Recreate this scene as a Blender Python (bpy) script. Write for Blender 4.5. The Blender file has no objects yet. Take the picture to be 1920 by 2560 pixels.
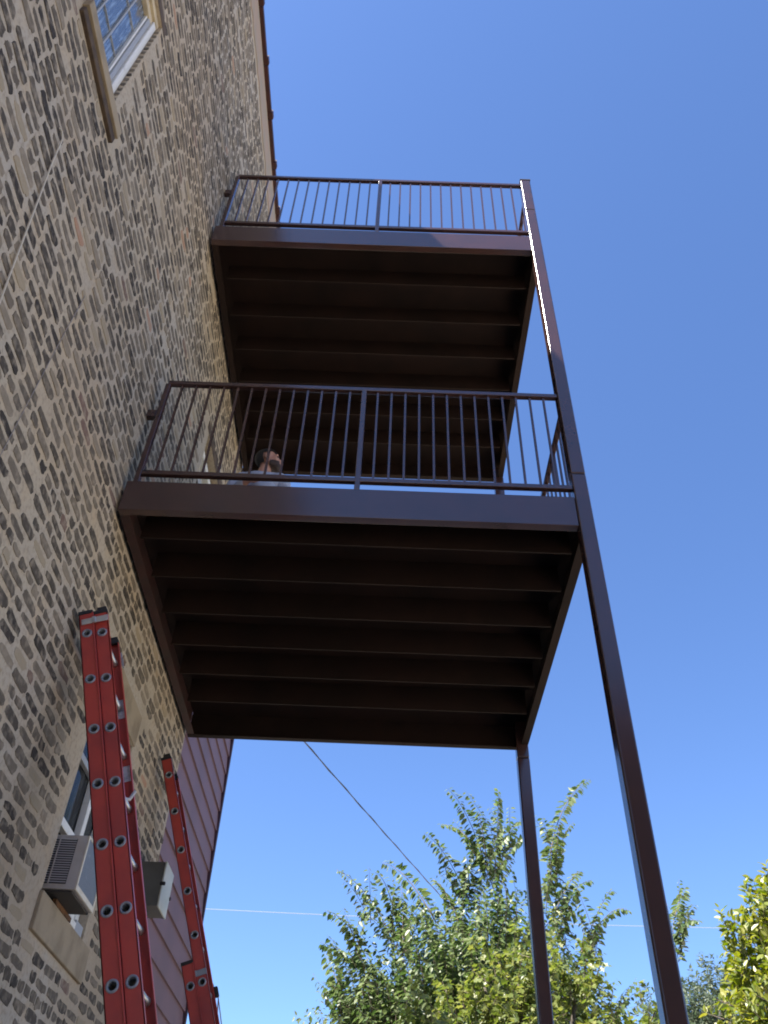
import bpy, bmesh, math, random
import numpy as np
from mathutils import Vector, Matrix
R = math.radians
random.seed(7)
scene = bpy.context.scene
COL = scene.collection

# ------------------------------------------------------------------ camera
CAM = Vector((1.7668, 0.0, 1.602))
def cam_axes(yaw, pitch, roll):
    y, p, r = R(yaw), R(pitch), R(roll)
    f = Vector((math.sin(y)*math.cos(p), math.cos(y)*math.cos(p), math.sin(p)))
    ri = Vector((math.cos(y), -math.sin(y), 0)); up = ri.cross(f)
    return ri*math.cos(r)+up*math.sin(r), up*math.cos(r)-ri*math.sin(r), f
CR, CU, CF = cam_axes(-0.6543, 43.3142, 2.5601)
cam_d = bpy.data.cameras.new("camera"); cam = bpy.data.objects.new("camera", cam_d); COL.objects.link(cam)
cam.matrix_world = Matrix(((CR.x, CU.x, -CF.x, CAM.x), (CR.y, CU.y, -CF.y, CAM.y), (CR.z, CU.z, -CF.z, CAM.z), (0, 0, 0, 1)))
cam_d.sensor_fit = 'VERTICAL'; cam_d.sensor_height = 36.0; cam_d.lens = 2100.28/2560*36
cam_d.clip_start = 0.05; cam_d.clip_end = 5000
scene.camera = cam
def project(P):
    d = Vector(P)-CAM; z = d.dot(CF)
    return 960+2100.28*d.dot(CR)/z, 1280-2100.28*d.dot(CU)/z, z

# ------------------------------------------------------------------ world, sun, exposure
SUN = Vector((-1.0, -0.66, 1.9)).normalized()
elev = math.asin(SUN.z); azim = math.atan2(SUN.x, SUN.y)
world = bpy.data.worlds.new("World"); scene.world = world; world.use_nodes = True
nt = world.node_tree
bg = nt.nodes["Background"]
sky = nt.nodes.new("ShaderNodeTexSky"); sky.sky_type = 'NISHITA'; sky.sun_disc = False
sky.sun_elevation = elev; sky.sun_rotation = azim
sky.altitude = 200; sky.air_density = 1.0; sky.dust_density = 0.4; sky.ozone_density = 5.0
tint = nt.nodes.new("ShaderNodeMix"); tint.data_type = 'RGBA'; tint.blend_type = 'MULTIPLY'; tint.inputs[0].default_value = 1
tint.inputs[7].default_value = (0.85, 0.95, 1.14, 1)
nt.links.new(sky.outputs[0], tint.inputs[6]); nt.links.new(tint.outputs[2], bg.inputs[0]); bg.inputs[1].default_value = 0.065
sun_d = bpy.data.lights.new("sun", 'SUN'); sun_d.energy = 5.0; sun_d.angle = R(0.53); sun_d.color = (1, 0.94, 0.86)
sun = bpy.data.objects.new("sun", sun_d); COL.objects.link(sun)
sun.rotation_euler = SUN.to_track_quat('Z', 'Y').to_euler()
vs = scene.view_settings
scene.display_settings.display_device = 'sRGB'
vs.view_transform = 'Standard'; vs.look = 'None'; vs.exposure = 1.92; vs.gamma = 1; vs.use_curve_mapping = False
scene.cycles.filter_width = 1.9
scene.cycles.max_bounces = 8
scene.cycles.diffuse_bounces = 5

# ------------------------------------------------------------------ materials
def mat(name, color, rough=0.6, spec=0.5, metal=0.0, noise=None, bump=None, vary=0.0, coat=0.0):
    """noise=(scale, other colour, lo, hi): blotches of a second colour; bump=(scale, strength)"""
    m = bpy.data.materials.new(name); m.use_nodes = True
    n = m.node_tree.nodes; l = m.node_tree.links; b = n["Principled BSDF"]
    b.inputs["Base Color"].default_value = (*color, 1); b.inputs["Roughness"].default_value = rough
    b.inputs["Specular IOR Level"].default_value = spec; b.inputs["Metallic"].default_value = metal
    if coat: b.inputs["Coat Weight"].default_value = coat; b.inputs["Coat Roughness"].default_value = 0.12
    tc = n.new("ShaderNodeTexCoord")
    src = None
    if noise:
        t = n.new("ShaderNodeTexNoise"); t.inputs["Scale"].default_value = noise[0]; t.inputs["Detail"].default_value = 6
        l.new(tc.outputs["Object"], t.inputs["Vector"])
        rmp = n.new("ShaderNodeMapRange"); rmp.inputs[1].default_value = noise[2]; rmp.inputs[2].default_value = noise[3]
        l.new(t.outputs["Fac"], rmp.inputs[0])
        mx = n.new("ShaderNodeMix"); mx.data_type = 'RGBA'
        mx.inputs[6].default_value = (*color, 1); mx.inputs[7].default_value = (*noise[1], 1)
        l.new(rmp.outputs[0], mx.inputs[0]); l.new(mx.outputs[2], b.inputs["Base Color"]); src = mx.outputs[2]
    if bump:
        t2 = n.new("ShaderNodeTexNoise"); t2.inputs["Scale"].default_value = bump[0]; t2.inputs["Detail"].default_value = 5
        l.new(tc.outputs["Object"], t2.inputs["Vector"])
        bp = n.new("ShaderNodeBump"); bp.inputs["Strength"].default_value = bump[1]; bp.inputs["Distance"].default_value = 0.01
        l.new(t2.outputs["Fac"], bp.inputs["Height"]); l.new(bp.outputs[0], b.inputs["Normal"])
    return m

def rnd_value(n, l):
    """one random number per piece: object random for single objects, 'rnd' face attribute inside joined meshes"""
    oi = n.new("ShaderNodeObjectInfo"); at = n.new("ShaderNodeAttribute"); at.attribute_name = "rnd"
    ad = n.new("ShaderNodeMath"); ad.operation = 'ADD'; l.new(oi.outputs["Random"], ad.inputs[0]); l.new(at.outputs["Fac"], ad.inputs[1])
    fr = n.new("ShaderNodeMath"); fr.operation = 'FRACT'; l.new(ad.outputs[0], fr.inputs[0])
    return fr.outputs[0]

def ramp_mat(name, stops, rough, noise_scale, noise_col, lo, hi, spec=0.3, interp='CONSTANT', bump=None):
    m = bpy.data.materials.new(name); m.use_nodes = True
    n = m.node_tree.nodes; l = m.node_tree.links; b = n["Principled BSDF"]
    b.inputs["Roughness"].default_value = rough; b.inputs["Specular IOR Level"].default_value = spec
    cr = n.new("ShaderNodeValToRGB"); cr.color_ramp.interpolation = interp
    while len(cr.color_ramp.elements) < len(stops): cr.color_ramp.elements.new(0.5)
    for e, (p, c) in zip(cr.color_ramp.elements, stops): e.position = p; e.color = (*c, 1)
    l.new(rnd_value(n, l), cr.inputs[0])
    geo = n.new("ShaderNodeNewGeometry")
    t = n.new("ShaderNodeTexNoise"); t.inputs["Scale"].default_value = noise_scale; t.inputs["Detail"].default_value = 7
    l.new(geo.outputs["Position"], t.inputs["Vector"])
    rmp = n.new("ShaderNodeMapRange"); rmp.inputs[1].default_value = lo; rmp.inputs[2].default_value = hi; l.new(t.outputs["Fac"], rmp.inputs[0])
    mx = n.new("ShaderNodeMix"); mx.data_type = 'RGBA'; mx.inputs[7].default_value = (*noise_col, 1)
    l.new(rmp.outputs[0], mx.inputs[0]); l.new(cr.outputs[0], mx.inputs[6]); l.new(mx.outputs[2], b.inputs["Base Color"])
    if bump:
        t2 = n.new("ShaderNodeTexNoise"); t2.inputs["Scale"].default_value = bump[0]; t2.inputs["Detail"].default_value = 4
        l.new(geo.outputs["Position"], t2.inputs["Vector"])
        bp = n.new("ShaderNodeBump"); bp.inputs["Strength"].default_value = bump[1]; bp.inputs["Distance"].default_value = 0.01
        l.new(t2.outputs["Fac"], bp.inputs["Height"]); l.new(bp.outputs[0], b.inputs["Normal"])
    return m

def leaf_mat(name, stops, trans, rough=0.38):
    m = bpy.data.materials.new(name); m.use_nodes = True
    n = m.node_tree.nodes; l = m.node_tree.links; b = n["Principled BSDF"]; out = n["Material Output"]
    b.inputs["Roughness"].default_value = rough; b.inputs["Specular IOR Level"].default_value = 0.6
    cr = n.new("ShaderNodeValToRGB"); cr.color_ramp.interpolation = 'LINEAR'
    while len(cr.color_ramp.elements) < len(stops): cr.color_ramp.elements.new(0.5)
    for e, (p, c) in zip(cr.color_ramp.elements, stops): e.position = p; e.color = (*c, 1)
    l.new(rnd_value(n, l), cr.inputs[0]); l.new(cr.outputs[0], b.inputs["Base Color"])
    tr = n.new("ShaderNodeBsdfTranslucent")
    hs = n.new("ShaderNodeHueSaturation"); hs.inputs["Saturation"].default_value = 1.15; hs.inputs["Value"].default_value = 1.7
    l.new(cr.outputs[0], hs.inputs["Color"]); l.new(hs.outputs[0], tr.inputs[0])
    mx = n.new("ShaderNodeMixShader"); mx.inputs[0].default_value = trans
    l.new(b.outputs[0], mx.inputs[1]); l.new(tr.outputs[0], mx.inputs[2]); l.new(mx.outputs[0], out.inputs[0])
    return m

def mortar_material():
    m = bpy.data.materials.new("mortar"); m.use_nodes = True
    n = m.node_tree.nodes; l = m.node_tree.links; b = n["Principled BSDF"]; b.inputs["Roughness"].default_value = 0.92; b.inputs["Specular IOR Level"].default_value = 0.2
    geo = n.new("ShaderNodeNewGeometry")
    def nz(scale, lo, hi, detail=6):
        t = n.new("ShaderNodeTexNoise"); t.inputs["Scale"].default_value = scale; t.inputs["Detail"].default_value = detail
        l.new(geo.outputs["Position"], t.inputs["Vector"])
        r = n.new("ShaderNodeMapRange"); r.inputs[1].default_value = lo; r.inputs[2].default_value = hi; l.new(t.outputs["Fac"], r.inputs[0]); return r.outputs[0], t
    def mix(fac, a, c):
        x = n.new("ShaderNodeMix"); x.data_type = 'RGBA'; l.new(fac, x.inputs[0])
        if isinstance(a, tuple): x.inputs[6].default_value = (*a, 1)
        else: l.new(a, x.inputs[6])
        x.inputs[7].default_value = (*c, 1); return x.outputs[2]
    f1, _ = nz(0.9, 0.42, 0.62); f2, _ = nz(5.0, 0.5, 0.72); f3, t3 = nz(38.0, 0.48, 0.72)
    c = mix(f1, (0.43, 0.36, 0.265), (0.41, 0.36, 0.29))
    c = mix(f2, c, (0.45, 0.355, 0.24))
    c = mix(f3, c, (0.30, 0.25, 0.185))
    f4, _ = nz(0.55, 0.52, 0.78); f5, _ = nz(2.2, 0.58, 0.80)
    c = mix(f4, c, (0.36, 0.285, 0.20)); c = mix(f5, c, (0.33, 0.275, 0.20))
    l.new(c, b.inputs["Base Color"])
    bp = n.new("ShaderNodeBump"); bp.inputs["Strength"].default_value = 0.6; bp.inputs["Distance"].default_value = 0.01
    l.new(t3.outputs["Fac"], bp.inputs["Height"]); l.new(bp.outputs[0], b.inputs["Normal"])
    return m

M = {}
M['mortar'] = mortar_material()
M['brick'] = ramp_mat("common_brick", [(0, (0.046, 0.038, 0.031)), (0.13, (0.074, 0.061, 0.047)), (0.38, (0.115, 0.094, 0.07)), (0.62, (0.16, 0.13, 0.095)), (0.82, (0.23, 0.188, 0.135)),
                                       (0.93, (0.32, 0.26, 0.175)), (0.974, (0.37, 0.22, 0.14)), (0.986, (0.17, 0.11, 0.085))], 0.9, 20, (0.34, 0.28, 0.205), 0.47, 0.84, bump=(60, 0.6))
M['nb_brick'] = mat("dark_red_brick", (0.10, 0.055, 0.045), 0.9, 0.2, noise=(1.5, (0.075, 0.045, 0.038), 0.4, 0.65), bump=(30, 0.4))
M['stone'] = mat("weathered_limestone", (0.33, 0.265, 0.18), 0.9, 0.2, noise=(5, (0.21, 0.165, 0.11), 0.45, 0.72), bump=(40, 0.4))
M['parge'] = mat("parged_cement_band", (0.34, 0.255, 0.195), 0.9, 0.2, noise=(4, (0.29, 0.25, 0.195), 0.4, 0.65), bump=(30, 0.4))
M['clay'] = mat("glazed_clay_coping", (0.060, 0.022, 0.018), 0.45, 0.4, noise=(6, (0.04, 0.018, 0.016), 0.4, 0.65))
M['lintel'] = mat("stained_lintel", (0.10, 0.07, 0.045), 0.8, 0.3, noise=(9, (0.06, 0.042, 0.03), 0.45, 0.62), bump=(30, 0.4))
M['white'] = mat("white_window_paint", (0.72, 0.71, 0.66), 0.45, noise=(14, (0.55, 0.52, 0.45), 0.55, 0.8))
M['tan'] = mat("tan_window_paint", (0.55, 0.46, 0.31), 0.55, noise=(9, (0.42, 0.34, 0.22), 0.5, 0.75))
M['greyframe'] = mat("grey_paint_and_frame_shade", (0.34, 0.35, 0.36), 0.5)  # grey paint, also used for the shaded tone of white frame pieces
M['dark_in'] = mat("dark_interior", (0.02, 0.02, 0.022), 0.9)
def glass_mat(name, base, wav):
    m = bpy.data.materials.new(name); m.use_nodes = True
    n = m.node_tree.nodes; l = m.node_tree.links; b = n["Principled BSDF"]
    b.inputs["Base Color"].default_value = (*base, 1); b.inputs["Roughness"].default_value = 0.06; b.inputs["IOR"].default_value = 2.1
    tc = n.new("ShaderNodeTexCoord"); mp = n.new("ShaderNodeMapping"); mp.inputs["Scale"].default_value = (1, 7, 1.3)
    l.new(tc.outputs["Object"], mp.inputs[0]); t = n.new("ShaderNodeTexNoise"); t.inputs["Scale"].default_value = wav; t.inputs["Detail"].default_value = 5
    l.new(mp.outputs[0], t.inputs["Vector"])
    bp = n.new("ShaderNodeBump"); bp.inputs["Strength"].default_value = 0.35; bp.inputs["Distance"].default_value = 0.02
    l.new(t.outputs["Fac"], bp.inputs["Height"]); l.new(bp.outputs[0], b.inputs["Normal"])
    mp2 = n.new("ShaderNodeMapping"); mp2.inputs["Scale"].default_value = (1, 12, 1.5); l.new(tc.outputs["Object"], mp2.inputs[0])
    t2 = n.new("ShaderNodeTexNoise"); t2.inputs["Scale"].default_value = wav*1.3; t2.inputs["Detail"].default_value = 6; l.new(mp2.outputs[0], t2.inputs["Vector"])
    r = n.new("ShaderNodeMapRange"); r.inputs[1].default_value = 0.5; r.inputs[2].default_value = 0.66; l.new(t2.outputs["Fac"], r.inputs[0])
    mx = n.new("ShaderNodeMix"); mx.data_type = 'RGBA'; mx.inputs[6].default_value = (*base, 1); mx.inputs[7].default_value = (base[0]*2.6, base[1]*2.6, base[2]*2.5, 1)
    l.new(r.outputs[0], mx.inputs[0]); l.new(mx.outputs[2], b.inputs["Base Color"])
    return m
M['old_glass'] = glass_mat("sky_streaked_glass", (0.10, 0.13, 0.17), 3.0)  # blue base and pale streaks put the wavy sky reflection into the colour
M['dark_glass'] = glass_mat("dark_glass", (0.02, 0.022, 0.024), 1.0); M['dark_glass'].node_tree.nodes["Principled BSDF"].inputs["IOR"].default_value = 1.3; M["dark_glass"].node_tree.nodes["Principled BSDF"].inputs["Specular IOR Level"].default_value = 0.2
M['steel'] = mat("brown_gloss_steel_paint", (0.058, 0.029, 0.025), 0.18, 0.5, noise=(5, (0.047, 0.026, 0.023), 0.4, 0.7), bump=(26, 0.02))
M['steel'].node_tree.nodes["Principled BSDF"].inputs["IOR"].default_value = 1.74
M['steel_under'] = mat("darkened_under_steel", (0.022, 0.012, 0.0095), 0.7, 0.15, noise=(2.2, (0.012, 0.008, 0.007), 0.4, 0.7), bump=(90, 0.15))  # colour darkened so the deck undersides keep their shade against ground bounce
M['red_primer'] = mat("red_primer_patch", (0.040, 0.011, 0.009), 0.6, noise=(6, (0.022, 0.011, 0.009), 0.4, 0.65))
M['seam'] = mat("dark_weld_seam", (0.02, 0.011, 0.01), 0.6)
M['fiberglass'] = mat("red_fibreglass", (0.45, 0.052, 0.034), 0.42, 0.5, noise=(5, (0.30, 0.038, 0.031), 0.42, 0.7), bump=(160, 0.08))
M['alu'] = mat("aluminium", (0.62, 0.61, 0.58), 0.38, 0.5, metal=0.85, noise=(20, (0.45, 0.44, 0.42), 0.45, 0.7))
M['ring'] = mat("dull_aluminium_ring", (0.27, 0.28, 0.30), 0.5, metal=0.4)
M['rubber'] = mat("black_rubber", (0.012, 0.012, 0.013), 0.6)
M['label'] = mat("silver_label", (0.52, 0.53, 0.57), 0.5, noise=(60, (0.36, 0.37, 0.40), 0.45, 0.6))
M['rope'] = mat("dirty_white_rope", (0.55, 0.50, 0.46), 0.9, bump=(200, 0.5))
M['siding'] = mat("mauve_siding_paint", (0.20, 0.118, 0.128), 0.6, 0.25, noise=(2, (0.17, 0.105, 0.115), 0.4, 0.7), bump=(60, 0.1))
M['trim'] = mat("dark_plum_trim", (0.055, 0.026, 0.035), 0.5)
M['ac'] = mat("beige_casing", (0.42, 0.39, 0.37), 0.5, noise=(9, (0.36, 0.32, 0.28), 0.5, 0.75))
M['ac_white'] = mat("off_white_edge", (0.66, 0.60, 0.48), 0.55, noise=(11, (0.50, 0.42, 0.30), 0.5, 0.75))
M['ac_dark'] = mat("louvre_dark", (0.035, 0.03, 0.028), 0.7)
M['coil'] = mat("grey_coil_panel", (0.15, 0.165, 0.185), 0.5, noise=(30, (0.22, 0.23, 0.24), 0.6, 0.75), bump=(120, 0.3))
M['rust'] = mat("rusty_angle_iron", (0.17, 0.085, 0.04), 0.85, 0.2, noise=(16, (0.06, 0.035, 0.022), 0.4, 0.65), bump=(60, 0.5))
M['box_grey'] = mat("shaded_grey_enclosure", (0.11, 0.115, 0.105), 0.5, noise=(6, (0.085, 0.085, 0.078), 0.4, 0.7))  # grey casing, darkened to carry the shade on its side face
M['box_lid'] = mat("pale_green_grey_lid", (0.55, 0.58, 0.53), 0.45, noise=(5, (0.48, 0.51, 0.46), 0.45, 0.7))
M['cable_white'] = mat("cream_cable", (0.50, 0.45, 0.36), 0.6)
M['cable_grey'] = mat("grey_wire", (0.24, 0.21, 0.19), 0.6)
M['cable_dark'] = mat("twisted_black_cable", (0.035, 0.04, 0.06), 0.6)
M['wire_pale'] = mat("bright_bare_wire", (0.26, 0.28, 0.31), 0.6)
M['bark'] = mat("bark", (0.085, 0.07, 0.055), 0.9, noise=(9, (0.05, 0.042, 0.035), 0.4, 0.65), bump=(25, 0.6))
M['twig'] = mat("twig_bark", (0.13, 0.10, 0.075), 0.8)
M['leaf_elm'] = leaf_mat("elm_leaf", [(0, (0.045, 0.080, 0.022)), (0.5, (0.085, 0.125, 0.042)), (1, (0.16, 0.195, 0.085))], 0.32, 0.45)
M['leaf_maple'] = leaf_mat("yellow_green_leaf", [(0, (0.07, 0.105, 0.022)), (0.5, (0.135, 0.165, 0.038)), (1, (0.20, 0.21, 0.06))], 0.38, 0.45)
M['leaf_gold'] = leaf_mat("golden_leaf", [(0, (0.07, 0.11, 0.014)), (0.5, (0.15, 0.175, 0.024)), (1, (0.26, 0.255, 0.05))], 0.35, 0.4)
M['leaf_far'] = leaf_mat("far_leaf", [(0, (0.05, 0.08, 0.045)), (1, (0.10, 0.125, 0.07))], 0.25, 0.6)
M['skin'] = mat("skin", (0.46, 0.245, 0.17), 0.5, noise=(30, (0.40, 0.19, 0.13), 0.5, 0.75))
M['shirt'] = mat("pale_blue_grey_shirt", (0.38, 0.41, 0.50), 0.9, noise=(12, (0.30, 0.32, 0.40), 0.45, 0.65), bump=(14, 0.5))
M['hair'] = mat("dark_hair", (0.012, 0.010, 0.010), 0.5, bump=(150, 0.8))
M['beard'] = mat("dark_beard", (0.05, 0.03, 0.025), 0.7, bump=(200, 0.8))
M['jeans'] = mat("dark_jeans", (0.03, 0.04, 0.07), 0.9, bump=(200, 0.3))
M['shoe'] = mat("brown_boot", (0.05, 0.03, 0.02), 0.6)
M['eye'] = mat("eye_dark", (0.02, 0.015, 0.012), 0.2)
M["ground"] = mat("pale_concrete_yard", (0.46, 0.40, 0.32), 0.9, 0.2, noise=(0.25, (0.28, 0.25, 0.20), 0.4, 0.65), bump=(18, 0.3))

# ------------------------------------------------------------------ mesh helpers
class MB:
    def __init__(s): s.v = []; s.f = []; s.m = []; s.r = []; s.sm = []; s.cur = 0; s.rv = 0.0; s.smooth = False
    def face(s, idx): s.f.append(tuple(idx)); s.m.append(s.cur); s.r.append(s.rv); s.sm.append(s.smooth)
    def add(s, verts, faces):
        o = len(s.v); s.v.extend([tuple(p) for p in verts])
        for f in faces: s.face([i+o for i in f])
    def box(s, x0, x1, y0, y1, z0, z1):
        s.add([(x0, y0, z0), (x1, y0, z0), (x1, y1, z0), (x0, y1, z0), (x0, y0, z1), (x1, y0, z1), (x1, y1, z1), (x0, y1, z1)],
              [(0, 3, 2, 1), (4, 5, 6, 7), (0, 1, 5, 4), (1, 2, 6, 5), (2, 3, 7, 6), (3, 0, 4, 7)])
    def obox(s, c, ax, ay, az, hx, hy, hz):
        c = Vector(c); P = []
        for dz in (-1, 1):
            for dx, dy in ((-1, -1), (1, -1), (1, 1), (-1, 1)):
                P.append(c+ax*hx*dx+ay*hy*dy+az*hz*dz)
        s.add(P, [(0, 3, 2, 1), (4, 5, 6, 7), (0, 1, 5, 4), (1, 2, 6, 5), (2, 3, 7, 6), (3, 0, 4, 7)])
    def extrude(s, prof, a, b, u, v, cap=True):
        """profile [(p,q)] in plane (u,v), swept from a to b"""
        a, b = Vector(a), Vector(b); k = len(prof)
        P = [a+u*p+v*q for p, q in prof]+[b+u*p+v*q for p, q in prof]
        F = [(i, (i+1) % k, k+(i+1) % k, k+i) for i in range(k)]
        if cap: F += [tuple(reversed(range(k))), tuple(range(k, 2*k))]
        s.add(P, F)
    def tube(s, pts, rad, n=8, cap=True):
        pts = [Vector(p) for p in pts]; rads = rad if isinstance(rad, (list, tuple)) else [rad]*len(pts)
        rings = []; ref = None
        for i, p in enumerate(pts):
            t = (pts[min(i+1, len(pts)-1)]-pts[max(i-1, 0)]).normalized()
            if ref is None: ref = Vector((0, 0, 1)) if abs(t.z) < 0.9 else Vector((1, 0, 0))
            a = t.cross(ref).normalized(); b = t.cross(a).normalized(); ref = -b if False else ref
            rings.append([p+(a*math.cos(2*math.pi*k/n)+b*math.sin(2*math.pi*k/n))*rads[i] for k in range(n)])
        V = [q for r in rings for q in r]; F = []
        for i in range(len(pts)-1):
            for k in range(n): F.append((i*n+k, i*n+(k+1) % n, (i+1)*n+(k+1) % n, (i+1)*n+k))
        if cap: F += [tuple(reversed(range(n))), tuple(range((len(pts)-1)*n, len(pts)*n))]
        s.add(V, F)
    def mesh(s, name, mats):
        me = bpy.data.meshes.new(name); me.from_pydata(s.v, [], s.f); 
        for m in (mats if isinstance(mats, (list, tuple)) else [mats]): me.materials.append(m)
        me.polygons.foreach_set("material_index", s.m); me.polygons.foreach_set("use_smooth", s.sm)
        if any(s.r):
            at = me.attributes.new("rnd", 'FLOAT', 'FACE'); at.data.foreach_set("value", s.r)
        me.update(); return me
    def build(s, name, mats, parent=None, fix=True):
        me = s.mesh(name, mats)
        if fix:
            bm = bmesh.new(); bm.from_mesh(me); bmesh.ops.recalc_face_normals(bm, faces=bm.faces); bm.to_mesh(me); bm.free()
        return link(name, me, parent)
def link(name, me, parent=None):
    o = bpy.data.objects.new(name, me); COL.objects.link(o)
    if parent: o.parent = parent
    return o
def bevel(o, w, seg=2):
    m = o.modifiers.new("bevel", 'BEVEL'); m.width = w; m.segments = seg; m.limit_method = 'ANGLE'; m.angle_limit = R(40); m.harden_normals = False
    for p in o.data.polygons: p.use_smooth = seg > 1
    if seg > 1:
        w_ = o.modifiers.new("wn", 'WEIGHTED_NORMAL'); w_.keep_sharp = True
    return o
def thing(name, label, cat, group=None):
    o = bpy.data.objects.new(name, None); COL.objects.link(o); o.empty_display_size = 0.2
    o["label"] = label; o["category"] = cat
    if group: o["group"] = group
    return o
def tag(o, label, cat, group=None):
    o["label"] = label; o["category"] = cat
    if group: o["group"] = group
    return o
X, Y, Z = Vector((1, 0, 0)), Vector((0, 1, 0)), Vector((0, 0, 1))
def one_box(name, m, parent, dims, bev=0.0, seg=1):
    mb = MB(); mb.box(*dims); o = mb.build(name, m, parent)
    if bev: bevel(o, bev, seg)
    return o

# ------------------------------------------------------------------ ground
mb = MB(); mb.add([(-600, -600, 0), (600, -600, 0), (600, 1200, 0), (-600, 1200, 0)], [(0, 1, 2, 3)])
g = mb.build("ground", M['ground']); g["kind"] = "structure"

# ------------------------------------------------------------------ brick building
YE = 6.87; YS = -7.0; WT = 0.32; ZT = 12.50
bld = thing("brick_building", "tall pale common brick building with dark flecked bricks and heavy mortar", "building")
openings = [(1.45, 2.03, 6.75, 8.20), (4.62, 5.50, 3.13, 4.42), (5.36, 6.28, 5.48, 7.60)]
mb = MB()
ys = sorted({YS, YE, *[o[0] for o in openings], *[o[1] for o in openings]})
zs = sorted({0.0, ZT, *[o[2] for o in openings], *[o[3] for o in openings]})
for i in range(len(ys)-1):
    z0 = None
    for j in range(len(zs)-1):
        cy, cz = (ys[i]+ys[i+1])/2, (zs[j]+zs[j+1])/2
        hole = any(a < cy < b and c < cz < d for a, b, c, d in openings)
        if hole:
            if z0 is not None: mb.box(-WT, 0, ys[i], ys[i+1], z0, zs[j]); z0 = None
        elif z0 is None: z0 = zs[j]
    if z0 is not None: mb.box(-WT, 0, ys[i], ys[i+1], z0, ZT)
wall = mb.build("wall", M['mortar'], bld)
mb = MB()
mb.box(-9, -WT-0.002, YE-0.3, YE, 0, ZT); mb.box(-9, -WT-0.002, YS, YS+0.3, 0, ZT); mb.box(-9, -8.7, YS+0.3, YE-0.3, 0, ZT)
mb.box(-8.7, -WT-0.002, YS+0.3, YE-0.3, ZT-0.75, ZT-0.6)
mb.box(-0.9, -0.75, 0.9, 2.6, 6.3, 8.7); mb.box(-0.9, -0.75, 4.3, 5.9, 2.8, 4.8); mb.box(-0.9, -0.75, 5.1, 6.5, 5.2, 7.9)
mb.build("rear_walls_and_roof", M['mortar'], bld)

# bricks: irregular flat lozenges just proud of the mortar
def brick_shape(mb, l, h, rng, d=0.005, n=18):
    a = []; w1, w2, p1, p2 = rng.uniform(-.22, .22), rng.uniform(-.10, .10), rng.uniform(0, 6.3), rng.uniform(0, 6.3)
    e = rng.uniform(.30, .55)
    for k in range(n):
        t = 2*math.pi*k/n; c, s = math.cos(t), math.sin(t)
        py = math.copysign(abs(c)**e, c)*l/2*(1+.05*math.sin(2*t+p1)); pz = math.copysign(abs(s)**e, s)*h/2*(1+w1*c)*(1+.16*math.sin(3*t+p1)+.12*math.sin(5*t+p2))
        a.append((py+rng.uniform(-.006, .006), pz+w2*py*.25+rng.uniform(-.004, .004)))
    V = [(-0.004, p*1.0, q*1.0) for p, q in a]+[(d+rng.uniform(-.0012, .0012), p*0.965, q*0.90) for p, q in a]
    F = [(i, (i+1) % n, n+(i+1) % n, n+i) for i in range(n)]+[tuple(range(n, 2*n))]
    return V, F
rng = random.Random(3)
var = {}
def variants(kind, l):
    for k in range(22):
        mb = MB(); V, F = brick_shape(mb, l*rng.uniform(.90, 1.03), rng.choice((0.044, 0.049, 0.052, 0.055, 0.059)), rng, rng.uniform(.001, .005)); mb.add(V, F)
        var.setdefault(kind, []).append(mb.mesh("brick", M['brick']))
variants('s', 0.197); variants('h', 0.090)
P_ = 0.0800
bricks = []
row = 0; z = 0.06
blocked = [(a-0.05, b+0.05, c-0.03, d+0.05) for a, b, c, d in openings]+[(1.36, 2.20, 6.60, 6.78), (4.5, 5.66, 2.90, 3.16), (4.45, 5.55, 4.38, 4.68)]
blocked[0] = (1.43, 2.04, 6.74, 8.22); blocked[1] = (4.52, 5.53, 3.10, 4.47)
while z < 12.02:
    y = YS+0.1+rng.uniform(0, .2); header = (row % 6 == 3)
    while y < YE-0.06:
        kind = 'h' if (header or rng.random() < 0.17) else 's'
        L = 0.105 if kind == 'h' else 0.213
        if y+L > YE-0.01: kind = 'h'; L = 0.105
        yc = y+L/2; zc = z+rng.uniform(-.007, .007)
        hl = L/2-0.01
        if not any(yc+hl > a and yc-hl < b and zc+.024 > c and zc-.024 < d for a, b, c, d in blocked) and rng.random() > 0.03:
            bricks.append((yc, zc, kind, rng.randrange(22), rng.random(), rng.gauss(0, 0.012)))
        y += L+rng.uniform(-.003, .004)
    z += P_; row += 1
def px_area(yc, zc, kind):
    u, v, w = project((0.003, yc, zc))
    if w <= 0 or not (-10 < u < 1930 and -10 < v < 2570): return 0
    hl = 0.09 if kind == 's' else 0.045
    a = project((0, yc-hl, zc)); b = project((0, yc+hl, zc)); c = project((0, yc, zc-.022)); d = project((0, yc, zc+.022))
    return abs((b[0]-a[0])*(d[1]-c[1])-(b[1]-a[1])*(d[0]-c[0]))
bricks.sort(key=lambda t: -px_area(*t[:3]))
stuff = MB()
for i, (yc, zc, kind, k, rv, tilt) in enumerate(bricks):
    me = var[kind][k]
    if i < 300:
        o = link("brick", me, bld); o.location = (0, yc, zc); o.rotation_euler = (tilt, 0, 0)
    else:
        ct, st = math.cos(tilt), math.sin(tilt); stuff.rv = rv+0.0001
        V = [(v.co.x, yc+v.co.y*ct-v.co.z*st, zc+v.co.y*st+v.co.z*ct) for v in me.vertices]
        stuff.add(V, [tuple(p.vertices) for p in me.polygons])
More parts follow.
